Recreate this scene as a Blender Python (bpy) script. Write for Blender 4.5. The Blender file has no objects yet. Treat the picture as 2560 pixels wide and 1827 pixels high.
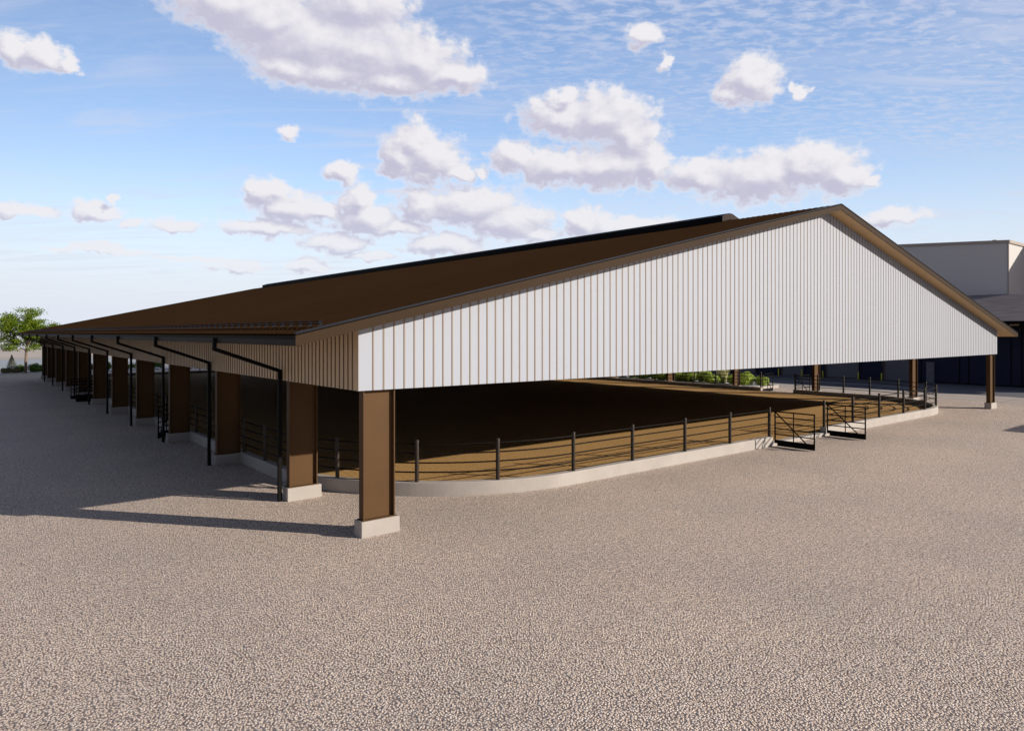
import bpy, bmesh, math, random
from mathutils import Vector, Matrix
random.seed(7)

# ------------------------------------------------------------------ scene, camera, light
S = 1.1765                       # working units -> metres (a door comes out 2.08 m)
scn = bpy.context.scene
COL = scn.collection
CAM_H = 4.25
YAW = math.radians(50.844)       # angle between the view axis and world +X (the gable side)

cam_d = bpy.data.cameras.new("camera")
cam = bpy.data.objects.new("camera", cam_d); COL.objects.link(cam)
cam.location = (0, 0, CAM_H*S)
cam.rotation_euler = (math.radians(90), 0, YAW - math.radians(90))
cam_d.sensor_width = 36.0
cam_d.lens = 36.0*1732/2560
cam_d.shift_y = -81.5/2560
cam_d.clip_start = 0.1
cam_d.clip_end = 20000
scn.camera = cam

SUN_EL, SUN_AZ = math.radians(20.0), math.atan2(-0.782, 0.623)
sun_dir = Vector((math.cos(SUN_EL)*math.cos(SUN_AZ), math.cos(SUN_EL)*math.sin(SUN_AZ), math.sin(SUN_EL)))
sd = bpy.data.lights.new("sun", 'SUN'); sd.energy = 5.0; sd.angle = math.radians(0.5)
sd.color = (1.0, 0.925, 0.825)
sun = bpy.data.objects.new("sun", sd); COL.objects.link(sun)
sun.rotation_euler = sun_dir.to_track_quat('Z', 'Y').to_euler()
sun.location = sun_dir*200

scn.view_settings.view_transform = 'Standard'
scn.view_settings.look = 'None'
scn.view_settings.exposure = 0.15
scn.view_settings.gamma = 1.0
scn.cycles.max_bounces = 4
scn.cycles.diffuse_bounces = 1
scn.cycles.glossy_bounces = 2

# ------------------------------------------------------------------ node helpers
def N(nt, typ, **kw):
    n = nt.nodes.new(typ)
    for k, v in kw.items():
        if k.startswith('i_'):
            key = k[2:]
            key = int(key) if key.isdigit() else key.replace('_', ' ')
            n.inputs[key].default_value = v
        else:
            setattr(n, k, v)
    return n
def L(nt, a, b): nt.links.new(a, b)
def mathn(nt, op, a, b=None, c=None, clamp=False):
    n = nt.nodes.new('ShaderNodeMath'); n.operation = op; n.use_clamp = clamp
    for i, v in enumerate((a, b, c)):
        if v is None: continue
        if isinstance(v, (int, float)): n.inputs[i].default_value = v
        else: nt.links.new(v, n.inputs[i])
    return n.outputs[0]
def vmath(nt, op, a, b=None, c=None):
    n = nt.nodes.new('ShaderNodeVectorMath'); n.operation = op
    for i, v in enumerate((a, b, c)):
        if v is None: continue
        if isinstance(v, tuple): n.inputs[i].default_value = v
        else: nt.links.new(v, n.inputs[i])
    return n.outputs['Value'] if op in ('LENGTH', 'DOT_PRODUCT') else n.outputs['Vector']
def ramp(nt, fac, stops, interp='LINEAR'):
    n = nt.nodes.new('ShaderNodeValToRGB'); cr = n.color_ramp; cr.interpolation = interp
    while len(cr.elements) < len(stops): cr.elements.new(0.5)
    for e, (p, c) in zip(cr.elements, stops):
        e.position = p; e.color = (c[0], c[1], c[2], 1) if len(c) == 3 else c
    nt.links.new(fac, n.inputs[0]); return n.outputs[0]
def mixc(nt, fac, a, b, mode='MIX'):
    n = nt.nodes.new('ShaderNodeMix'); n.data_type = 'RGBA'; n.blend_type = mode
    for idx, v in ((0, fac), (6, a), (7, b)):
        if isinstance(v, (int, float)): n.inputs[idx].default_value = v
        elif isinstance(v, tuple): n.inputs[idx].default_value = (v[0], v[1], v[2], 1)
        else: nt.links.new(v, n.inputs[idx])
    return n.outputs[2]
def smooth(nt, v, lo, hi, a=0.0, b=1.0):
    n = nt.nodes.new('ShaderNodeMapRange'); n.interpolation_type = 'SMOOTHSTEP'
    nt.links.new(v, n.inputs[0])
    for i, x in zip((1, 2, 3, 4), (lo, hi, a, b)): n.inputs[i].default_value = x
    return n.outputs[0]

# ------------------------------------------------------------------ sky: Nishita plus clouds in direction space
# each cloud puff: azimuth from the building's yard axis, elevation, half width, half height (degrees)
CLOUDS = [(-21.9,23.7,4.2,1.7), (-19.3,22.9,4.0,2.1), (-15.9,21.9,5.2,2.5), (-11.7,21.7,5.3,2.5), (-7.7,21.1,3.6,1.9), (-4.8,20.2,2.6,1.0),
          (-12.4,24.8,3.9,1.8), (-17.9,20.0,2.4,1.1), (-14.5,19.9,3.8,1.1), (-9.9,19.7,4.0,1.0), (-36.0,18.4,1.2,1.1), (-34.4,18.3,1.4,0.9),
          (-33.0,18.1,0.7,0.7), (-7.9,15.0,1.8,1.8), (-9.3,14.0,1.7,1.3), (-6.6,14.0,2.4,1.7), (-4.5,12.9,1.3,0.7), (-7.3,12.8,1.7,0.7),
          (-2.5,13.0,0.6,0.6), (-17.8,15.4,0.8,0.6), (4.2,17.2,3.3,1.4), (7.5,17.1,3.3,1.8), (9.7,15.7,2.5,2.0), (4.3,18.8,1.3,0.6),
          (0.4,14.2,1.9,1.1), (3.8,13.4,3.7,1.3), (8.2,13.3,4.0,1.6), (11.3,13.5,1.6,1.7), (15.0,12.3,2.4,1.2), (19.7,12.0,4.3,1.7),
          (23.3,12.5,3.0,1.5), (25.4,11.5,1.7,1.3), (27.2,11.1,0.8,0.4), (19.1,19.0,1.9,1.6), (17.4,18.3,1.4,0.8), (22.5,17.9,0.6,0.4),
          (-13.7,12.6,1.3,0.8), (-19.6,10.7,1.3,1.1), (-17.6,9.7,2.8,1.0), (-15.0,9.6,1.7,0.8), (-12.4,10.4,1.5,1.3), (-11.5,9.0,2.5,1.1),
          (-8.8,8.5,1.8,0.6), (-19.3,8.2,3.4,0.6), (-7.5,10.3,2.0,1.4), (-3.3,10.2,4.1,1.5), (-0.3,9.1,3.5,1.4), (2.1,8.0,1.7,0.7),
          (6.0,9.0,1.8,1.1), (9.5,8.6,3.6,0.7), (-35.0,8.2,1.8,0.4), (-31.2,8.6,1.5,0.6), (-29.7,9.5,0.4,0.3), (-28.8,8.1,0.6,0.3),
          (-25.9,8.0,1.7,0.5), (-30.9,5.9,3.0,0.3), (-24.4,5.4,2.5,0.2), (-21.5,4.9,2.0,0.4), (-16.2,5.3,1.5,0.6), (-14.3,7.1,2.8,0.7),
          (-5.7,7.2,2.9,0.7), (-11.7,6.2,2.1,0.3), (28.7,8.3,1.9,0.6), (10.7,22.8,1.2,0.8), (12.6,20.8,0.6,0.6)]

def density_group():
    g = bpy.data.node_groups.new("cloud_density", 'ShaderNodeTree')
    g.interface.new_socket('P', in_out='INPUT', socket_type='NodeSocketVector')
    g.interface.new_socket('D', in_out='OUTPUT', socket_type='NodeSocketFloat')
    gi = g.nodes.new('NodeGroupInput'); go = g.nodes.new('NodeGroupOutput')
    P = gi.outputs[0]
    # edge breakup: warp the lookup with two noises
    n1 = N(g, 'ShaderNodeTexNoise', noise_dimensions='2D', i_Scale=0.42, i_Detail=4.0, i_Roughness=0.55)
    L(g, vmath(g, 'MULTIPLY', P, (1.0, 1.5, 1.0)), n1.inputs['Vector'])
    off = vmath(g, 'SUBTRACT', n1.outputs['Color'], (0.5, 0.5, 0.5))
    off = vmath(g, 'MULTIPLY', off, (2.6, 1.5, 0.0))
    Q = vmath(g, 'ADD', P, off)
    m = None
    for (a, e, w, h) in CLOUDS:
        w *= 1.22; h *= 1.3
        q = vmath(g, 'MULTIPLY_ADD', Q, (1/w, 1/h, 0.0), (-a/w, -e/h, 0.0))
        l = vmath(g, 'LENGTH', q)
        if m is None: m = l
        else:
            s = g.nodes.new('ShaderNodeMath'); s.operation = 'SMOOTH_MIN'
            L(g, m, s.inputs[0]); L(g, l, s.inputs[1]); s.inputs[2].default_value = 0.25
            m = s.outputs[0]
    n2 = N(g, 'ShaderNodeTexNoise', noise_dimensions='2D', i_Scale=0.95, i_Detail=6.0, i_Roughness=0.53)
    L(g, vmath(g, 'MULTIPLY', P, (1.0, 1.35, 1.0)), n2.inputs['Vector'])
    d = mathn(g, 'SUBTRACT', 1.0, m)
    d = mathn(g, 'ADD', d, mathn(g, 'MULTIPLY', mathn(g, 'SUBTRACT', n2.outputs[0], 0.5), 0.85))
    L(g, d, go.inputs[0])
    g.interface.new_socket('C', in_out='OUTPUT', socket_type='NodeSocketFloat')
    L(g, mathn(g, 'SUBTRACT', mathn(g, 'MULTIPLY', n2.outputs[0], 0.24), m), go.inputs[1])
    return g

world = bpy.data.worlds.new("World"); scn.world = world
world.use_nodes = True
w = world.node_tree; w.nodes.clear()
w_out = N(w, 'ShaderNodeOutputWorld'); bg = N(w, 'ShaderNodeBackground')
SKY_STR = 0.1
bg.inputs['Strength'].default_value = SKY_STR
L(w, bg.outputs[0], w_out.inputs[0])
sky = N(w, 'ShaderNodeTexSky', sky_type='NISHITA', sun_disc=False, sun_elevation=SUN_EL,
        sun_rotation=math.atan2(sun_dir.x, sun_dir.y), air_density=1.0, dust_density=0.6, ozone_density=1.5)
tc = N(w, 'ShaderNodeTexCoord')
D = vmath(w, 'NORMALIZE', tc.outputs['Generated'])
fw = (math.cos(YAW), math.sin(YAW), 0.0); rt = (math.sin(YAW), -math.cos(YAW), 0.0)
az = mathn(w, 'ARCTAN2', vmath(w, 'DOT_PRODUCT', D, rt), vmath(w, 'DOT_PRODUCT', D, fw))
sep = N(w, 'ShaderNodeSeparateXYZ'); L(w, D, sep.inputs[0])
el = mathn(w, 'ARCSINE', sep.outputs[2])
cmb = N(w, 'ShaderNodeCombineXYZ')
L(w, mathn(w, 'MULTIPLY', az, 180/math.pi), cmb.inputs[0]); L(w, mathn(w, 'MULTIPLY', el, 180/math.pi), cmb.inputs[1])
P = cmb.outputs[0]
grp = density_group()
g1 = N(w, 'ShaderNodeGroup'); g1.node_tree = grp; L(w, P, g1.inputs[0])
g2 = N(w, 'ShaderNodeGroup'); g2.node_tree = grp; L(w, vmath(w, 'ADD', P, (0.55, 0.75, 0.0)), g2.inputs[0])
d1, d2 = g1.outputs[0], g2.outputs[0]
alpha = smooth(w, d1, -0.18, 0.36)
litf = smooth(w, mathn(w, 'SUBTRACT', g1.outputs[1], g2.outputs[1]), -0.34, 0.46)
thin = smooth(w, d1, -0.05, 0.42, 0.95, 0.0)
litf = mathn(w, 'MAXIMUM', litf, thin)
cl_col = mixc(w, litf, (5.0, 4.9, 6.1), (7.8, 7.65, 7.95))
# high cirrus: streaks and ripples on a far flat layer
den = mathn(w, 'ADD', mathn(w, 'MAXIMUM', sep.outputs[2], 0.0), 0.08)
cp = N(w, 'ShaderNodeCombineXYZ')
L(w, mathn(w, 'DIVIDE', vmath(w, 'DOT_PRODUCT', D, rt), den), cp.inputs[0])
L(w, mathn(w, 'DIVIDE', vmath(w, 'DOT_PRODUCT', D, fw), den), cp.inputs[1])
big = N(w, 'ShaderNodeTexNoise', noise_dimensions='2D', i_Scale=0.9, i_Detail=3.0)
L(w, cp.outputs[0], big.inputs['Vector'])
rot = N(w, 'ShaderNodeMapping'); rot.inputs['Rotation'].default_value = (0, 0, math.radians(-25)); rot.inputs['Scale'].default_value = (0.8, 4.0, 1)
L(w, cp.outputs[0], rot.inputs[0])
streak = N(w, 'ShaderNodeTexNoise', noise_dimensions='2D', i_Scale=1.3, i_Detail=6.0, i_Roughness=0.6, i_Distortion=0.6)
L(w, rot.outputs[0], streak.inputs['Vector'])
rot2 = N(w, 'ShaderNodeMapping'); rot2.inputs['Rotation'].default_value = (0, 0, math.radians(25)); rot2.inputs['Scale'].default_value = (16, 30, 1)
L(w, cp.outputs[0], rot2.inputs[0])
rip = N(w, 'ShaderNodeTexNoise', noise_dimensions='2D', i_Scale=1.0, i_Detail=4.0, i_Roughness=0.6, i_Distortion=0.2)
L(w, rot2.outputs[0], rip.inputs['Vector'])
big2 = N(w, 'ShaderNodeTexNoise', noise_dimensions='2D', i_Scale=0.55, i_Detail=2.0)
L(w, vmath(w, 'ADD', cp.outputs[0], (3.7, 1.2, 0.0)), big2.inputs['Vector'])
side = smooth(w, az, -0.25, 0.15)
ci = mathn(w, 'MULTIPLY', smooth(w, streak.outputs[0], 0.40, 0.80), smooth(w, big.outputs[0], 0.35, 0.62, 0.22, 0.72))
rp = mathn(w, 'MULTIPLY', smooth(w, rip.outputs[0], 0.34, 0.72), smooth(w, big2.outputs[0], 0.36, 0.62, 0.15, 0.62))
rp = mathn(w, 'MULTIPLY', rp, mathn(w, 'ADD', 0.15, mathn(w, 'MULTIPLY', side, 0.85)))
cirrus = mathn(w, 'MAXIMUM', ci, rp)
SKY_GAIN = (2.12, 2.06, 2.22)
# sky brightened over the building; unseen far side and zenith dimmed to deepen shade
front = smooth(w, mathn(w, 'ABSOLUTE', az), 0.95, 1.6, 1.0, 0.0)
azf = mathn(w, 'SUBTRACT', 1.0, mathn(w, 'MULTIPLY', mathn(w, 'MULTIPLY', az, az), 0.62), clamp=True)
azf = mathn(w, 'MAXIMUM', azf, 0.7)
near = mathn(w, 'MULTIPLY', smooth(w, el, 0.55, 1.0, 1.0, 0.0), front)
gain = mixc(w, near, (0.50, 0.52, 0.62), SKY_GAIN)
cz = N(w, 'ShaderNodeCombineXYZ')
for k in range(3): L(w, azf, cz.inputs[k])
base = vmath(w, 'MULTIPLY', vmath(w, 'MULTIPLY', sky.outputs[0], gain), cz.outputs[0])
col = mixc(w, cirrus, base, (5.9, 6.2, 7.5))
# pale air low over the horizon; it veils the farthest clouds only partly
hz = smooth(w, el, 0.015, 0.28, 0.97, 0.0)
hz = mathn(w, 'POWER', hz, 1.4)
hz = mathn(w, 'MULTIPLY', hz, mathn(w, 'ADD', 0.15, mathn(w, 'MULTIPLY', front, 0.85)))
col = mixc(w, hz, col, (6.7, 7.15, 8.1))
veil = mathn(w, 'SUBTRACT', 1.0, mathn(w, 'MULTIPLY', mathn(w, 'POWER', hz, 2.0), 0.65))
col = mixc(w, mathn(w, 'MULTIPLY', alpha, veil), col, cl_col)
L(w, col, bg.inputs['Color'])

# ------------------------------------------------------------------ materials
def new_mat(name):
    m = bpy.data.materials.new(name); m.use_nodes = True
    nt = m.node_tree; b = nt.nodes['Principled BSDF']
    return m, nt, b
def worn(name, c, rough=0.7, var=0.12, scale=1.5, fine=25.0, bump=0.0, metallic=0.0, spec=0.5):
    """base colour with broad blotches and fine grain"""
    m, nt, b = new_mat(name)
    geo = N(nt, 'ShaderNodeNewGeometry')
    a = N(nt, 'ShaderNodeTexNoise', i_Scale=scale, i_Detail=4.0); L(nt, geo.outputs['Position'], a.inputs['Vector'])
    f = N(nt, 'ShaderNodeTexNoise', i_Scale=fine, i_Detail=3.0); L(nt, geo.outputs['Position'], f.inputs['Vector'])
    v = mathn(nt, 'ADD', mathn(nt, 'MULTIPLY', a.outputs[0], 0.65), mathn(nt, 'MULTIPLY', f.outputs[0], 0.35))
    lo = tuple(x*(1-var*2) for x in c); hi = tuple(min(1, x*(1+var*2)) for x in c)
    L(nt, ramp(nt, v, [(0.25, lo), (0.75, hi)]), b.inputs['Base Color'])
    b.inputs['Roughness'].default_value = rough; b.inputs['Metallic'].default_value = metallic
    b.inputs['Specular IOR Level'].default_value = spec
    if bump:
        bp = N(nt, 'ShaderNodeBump', i_Strength=bump, i_Distance=0.01)
        L(nt, f.outputs[0], bp.inputs['Height']); L(nt, bp.outputs[0], b.inputs['Normal'])
    return m

def gravel_mat():
    m, nt, b = new_mat("gravel")
    geo = N(nt, 'ShaderNodeNewGeometry'); pos = geo.outputs['Position']
    wn = N(nt, 'ShaderNodeTexNoise', i_Scale=14.0, i_Detail=2.0); L(nt, pos, wn.inputs['Vector'])
    wp = vmath(nt, 'ADD', pos, vmath(nt, 'MULTIPLY', vmath(nt, 'SUBTRACT', wn.outputs['Color'], (.5, .5, .5)), (0.05, 0.05, 0.0)))
    vo = N(nt, 'ShaderNodeTexVoronoi', voronoi_dimensions='2D', i_Scale=26.0); L(nt, wp, vo.inputs['Vector'])
    v2 = N(nt, 'ShaderNodeTexVoronoi', voronoi_dimensions='2D', i_Scale=50.0); L(nt, wp, v2.inputs['Vector'])
    fn = N(nt, 'ShaderNodeTexNoise', i_Scale=30.0, i_Detail=4.0, i_Roughness=0.65); L(nt, pos, fn.inputs['Vector'])
    bn = N(nt, 'ShaderNodeTexNoise', i_Scale=0.22, i_Detail=4.0); L(nt, pos, bn.inputs['Vector'])
    sepc = N(nt, 'ShaderNodeSeparateColor'); L(nt, vo.outputs['Color'], sepc.inputs[0])
    stone = ramp(nt, sepc.outputs[0], [(0.0, (0.62, 0.485, 0.385)), (0.4, (0.86, 0.685, 0.55)), (0.75, (0.93, 0.765, 0.63)), (1.0, (0.95, 0.82, 0.71))])
    gap = smooth(nt, vo.outputs['Distance'], 0.34, 0.66)
    stone = mixc(nt, mathn(nt, 'MULTIPLY', gap, 0.78), stone, (0.10, 0.085, 0.10))
    stone = mixc(nt, smooth(nt, fn.outputs[0], 0.52, 0.7, 0.0, 0.42), stone, (0.16, 0.13, 0.13))
    cn = N(nt, 'ShaderNodeTexNoise', i_Scale=9.5, i_Detail=3.0, i_Roughness=0.7); L(nt, pos, cn.inputs['Vector'])
    stone = mixc(nt, smooth(nt, cn.outputs[0], 0.50, 0.68, 0.0, 0.34), stone, (0.20, 0.165, 0.16))
    broad = ramp(nt, bn.outputs[0], [(0.3, (0.92, 0.92, 0.93)), (0.7, (1.08, 1.06, 1.04))])
    L(nt, mixc(nt, 1.0, stone, broad, 'MULTIPLY'), b.inputs['Base Color'])
    b.inputs['Roughness'].default_value = 0.95
    b.inputs['Specular IOR Level'].default_value = 0.2
    h = mathn(nt, 'MULTIPLY', smooth(nt, vo.outputs['Distance'], 0.05, 0.75, 1.0, 0.0), mathn(nt, 'ADD', 0.45, sepc.outputs[1]))
    h = mathn(nt, 'ADD', h, mathn(nt, 'MULTIPLY', smooth(nt, v2.outputs['Distance'], 0.0, 0.7, 1.0, 0.0), 0.3))
    h = mathn(nt, 'ADD', h, mathn(nt, 'MULTIPLY', fn.outputs[0], 0.6))
    h = mathn(nt, 'SUBTRACT', h, mathn(nt, 'MULTIPLY', cn.outputs[0], 1.1))
    bp = N(nt, 'ShaderNodeBump', i_Strength=0.9, i_Distance=0.02)
    L(nt, h, bp.inputs['Height']); L(nt, bp.outputs[0], b.inputs['Normal'])
    return m
def dirt_mat():
    m, nt, b = new_mat("arena_dirt")
    geo = N(nt, 'ShaderNodeNewGeometry'); pos = geo.outputs['Position']
    f = N(nt, 'ShaderNodeTexNoise', i_Scale=16.0, i_Detail=5.0, i_Roughness=0.7); L(nt, pos, f.inputs['Vector'])
    a = N(nt, 'ShaderNodeTexNoise', i_Scale=0.5, i_Detail=4.0); L(nt, pos, a.inputs['Vector'])
    # raked furrows: long shallow rows left by the drag
    mp = N(nt, 'ShaderNodeMapping'); mp.inputs['Rotation'].default_value = (0, 0, math.radians(8)); L(nt, pos, mp.inputs[0])
    wv = N(nt, 'ShaderNodeTexWave', i_Scale=1.1, i_Distortion=1.5, i_Detail=2.0); wv.inputs['Detail Scale'].default_value = 1.2
    L(nt, mp.outputs[0], wv.inputs['Vector'])
    c = ramp(nt, f.outputs[0], [(0.28, (0.25, 0.135, 0.047)), (0.5, (0.46, 0.265, 0.098)), (0.72, (0.60, 0.375, 0.155))])
    c = mixc(nt, smooth(nt, a.outputs[0], 0.4, 0.7, 0.0, 0.3), c, (0.38, 0.225, 0.09))
    L(nt, c, b.inputs['Base Color'])
    b.inputs['Roughness'].default_value = 0.95; b.inputs['Specular IOR Level'].default_value = 0.15
    bp = N(nt, 'ShaderNodeBump', i_Strength=0.7, i_Distance=0.02)
    L(nt, mathn(nt, 'ADD', f.outputs[0], mathn(nt, 'MULTIPLY', wv.outputs[0], 0.25)), bp.inputs['Height'])
    L(nt, bp.outputs[0], b.inputs['Normal'])
    return m
def leaf_mat(name, dark, mid, light, trans=0.25):
    m, nt, b = new_mat(name)
    geo = N(nt, 'ShaderNodeNewGeometry')
    n = N(nt, 'ShaderNodeTexNoise', i_Scale=2.2, i_Detail=3.0); L(nt, geo.outputs['Position'], n.inputs['Vector'])
    r = mathn(nt, 'ADD', mathn(nt, 'MULTIPLY', geo.outputs['Random Per Island'], 0.6), mathn(nt, 'MULTIPLY', n.outputs[0], 0.4))
    L(nt, ramp(nt, r, [(0.2, dark), (0.5, mid), (0.85, light)]), b.inputs['Base Color'])
    b.inputs['Roughness'].default_value = 0.55
    b.inputs['Specular IOR Level'].default_value = 0.3
    tr = N(nt, 'ShaderNodeBsdfTranslucent'); L(nt, ramp(nt, r, [(0.2, mid), (0.85, light)]), tr.inputs[0])
    mx = N(nt, 'ShaderNodeMixShader'); mx.inputs[0].default_value = trans
    L(nt, b.outputs[0], mx.inputs[1]); L(nt, tr.outputs[0], mx.inputs[2])
    L(nt, mx.outputs[0], nt.nodes['Material Output'].inputs[0])
    return m
def shingle_mat():
    m, nt, b = new_mat("roof_shingles")
    geo = N(nt, 'ShaderNodeNewGeometry')
    mp = N(nt, 'ShaderNodeMapping'); mp.inputs['Scale'].default_value = (9.0, 0.7, 9.0); L(nt, geo.outputs['Position'], mp.inputs[0])
    n = N(nt, 'ShaderNodeTexNoise', i_Scale=1.0, i_Detail=3.0); L(nt, mp.outputs[0], n.inputs['Vector'])
    L(nt, ramp(nt, n.outputs[0], [(0.3, (0.17, 0.14, 0.145)), (0.55, (0.30, 0.255, 0.26)), (0.75, (0.40, 0.345, 0.35))]), b.inputs['Base Color'])
    b.inputs['Roughness'].default_value = 0.9
    return m

M = {}
M['gravel'] = gravel_mat()
M['dirt'] = dirt_mat()
M['concrete'] = worn("concrete", (0.43, 0.385, 0.345), 0.85, 0.07, 1.2, 30, 0.25)
M['apron'] = worn("concrete_apron", (0.44, 0.37, 0.31), 0.9, 0.06, 0.5, 18)
M['asphalt'] = worn("asphalt", (0.11, 0.108, 0.12), 0.9, 0.12, 0.25, 40)
M['bed'] = worn("pale_chippings", (0.66, 0.64, 0.62), 0.95, 0.1, 2.0, 40, 0.4)
M['white_metal'] = worn("white_siding", (0.40, 0.422, 0.475), 0.6, 0.006, 0.15, 1.0, spec=0.25)
M['shade_tan_metal'] = worn("shade_tan_siding", (0.62, 0.46, 0.29), 0.55, 0.02, 0.4, 6)  # warm tone of the shaded long wall, put into the siding colour
M['tan_rib'] = worn("tan_rib", (0.26, 0.195, 0.145), 0.6, 0.03, 0.5, 8)
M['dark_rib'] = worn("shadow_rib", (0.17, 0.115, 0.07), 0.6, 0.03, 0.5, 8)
M['seam'] = worn("dark_seam", (0.026, 0.014, 0.0075), 0.7, 0.05, 0.5, 5, spec=0.0)
M['roof'] = worn("brown_roof_metal", (0.072, 0.035, 0.0118), 0.7, 0.05, 0.15, 3, spec=0.0)
M['cap'] = worn("roof_trim_cap", (0.014, 0.014, 0.020), 0.5, 0.05, 0.5, 5, spec=0.08)
M['fascia'] = worn("brown_fascia", (0.042, 0.024, 0.0115), 0.6, 0.06, 0.25, 5, spec=0.08)
M['gutter'] = worn("gutter_metal", (0.030, 0.022, 0.018), 0.6, 0.05, 0.5, 5, spec=0.05)
M['soffit'] = worn("tan_soffit", (0.55, 0.37, 0.19), 0.6, 0.02, 0.4, 8, spec=0.2)
M['steel'] = worn("brown_steel", (0.10, 0.052, 0.021), 0.55, 0.06, 0.8, 12, spec=0.15)
M['pipe'] = worn("dark_steel_pipe", (0.032, 0.022, 0.015), 0.42, 0.1, 3.0, 30, spec=0.35)
M['rail'] = worn("dark_rail", (0.010, 0.008, 0.006), 0.55, 0.08, 3.0, 30, spec=0.08)
M['black'] = worn("black_steel", (0.008, 0.007, 0.007), 0.6, 0.08, 3.0, 30, spec=0.06)
M['vent'] = worn("black_vent", (0.008, 0.007, 0.008), 0.6, 0.05, 0.5, 5, spec=0.04)
M['vent_end'] = worn("vent_end_plate", (0.034, 0.021, 0.017), 0.6, 0.05, 0.5, 5, spec=0.1)
M['navy'] = worn("navy_cladding", (0.021, 0.025, 0.052), 0.7, 0.05, 0.3, 4, spec=0.2)
M['door'] = worn("grey_garage_door", (0.15, 0.14, 0.17), 0.6, 0.06, 0.4, 20)
M['jamb'] = worn("brown_jamb", (0.12, 0.09, 0.075), 0.6, 0.05, 1, 8)
M['grey_panel'] = worn("pale_panel", (0.64, 0.605, 0.585), 0.45, 0.015, 0.1, 3)
M['trim'] = worn("trim", (0.42, 0.36, 0.31), 0.5, 0.03, 0.5, 5)
M['shingle'] = shingle_mat()
M['yellow'] = worn("bollard_yellow", (0.62, 0.60, 0.02), 0.5, 0.05, 3, 20)
M['letter'] = worn("bronze_lettering", (0.62, 0.36, 0.16), 0.5, 0.05, 3, 20)
M['bark'] = worn("bark", (0.20, 0.14, 0.10), 0.9, 0.2, 6, 30, 0.4)
M['leaf'] = leaf_mat("tree_leaf", (0.05, 0.10, 0.008), (0.18, 0.28, 0.02), (0.40, 0.46, 0.04), 0.4)
M['box'] = leaf_mat("boxwood_leaf", (0.25, 0.37, 0.03), (0.50, 0.66, 0.07), (0.78, 0.88, 0.22), 0.25)
M['hedge'] = leaf_mat("hedge_leaf", (0.05, 0.11, 0.010), (0.10, 0.21, 0.016), (0.20, 0.29, 0.04), 0.2)
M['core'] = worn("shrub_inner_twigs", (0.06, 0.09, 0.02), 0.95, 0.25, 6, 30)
M['straw'] = leaf_mat("grass_blade", (0.45, 0.47, 0.14), (0.72, 0.68, 0.33), (0.88, 0.83, 0.58), 0.3)
M['needle'] = leaf_mat("spruce_needle", (0.06, 0.075, 0.05), (0.12, 0.13, 0.10), (0.22, 0.21, 0.16), 0.15)
M['tuft'] = leaf_mat("dry_shrub_leaf", (0.10, 0.085, 0.03), (0.19, 0.15, 0.07), (0.33, 0.27, 0.12), 0.2)
M['white'] = worn("white_paint", (0.78, 0.76, 0.74), 0.5, 0.03, 3, 20)
M['lot'] = worn("parking_surface", (0.33, 0.35, 0.37), 0.95, 0.05, 0.02, 1)
M['field'] = worn("dry_field", (0.50, 0.42, 0.35), 0.95, 0.08, 0.02, 0.5)
M['plain'] = worn("hazed_plain", (0.78, 0.78, 0.80), 0.95, 0.05, 0.004, 0.1)  # distance haze put into the ground colour
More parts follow.
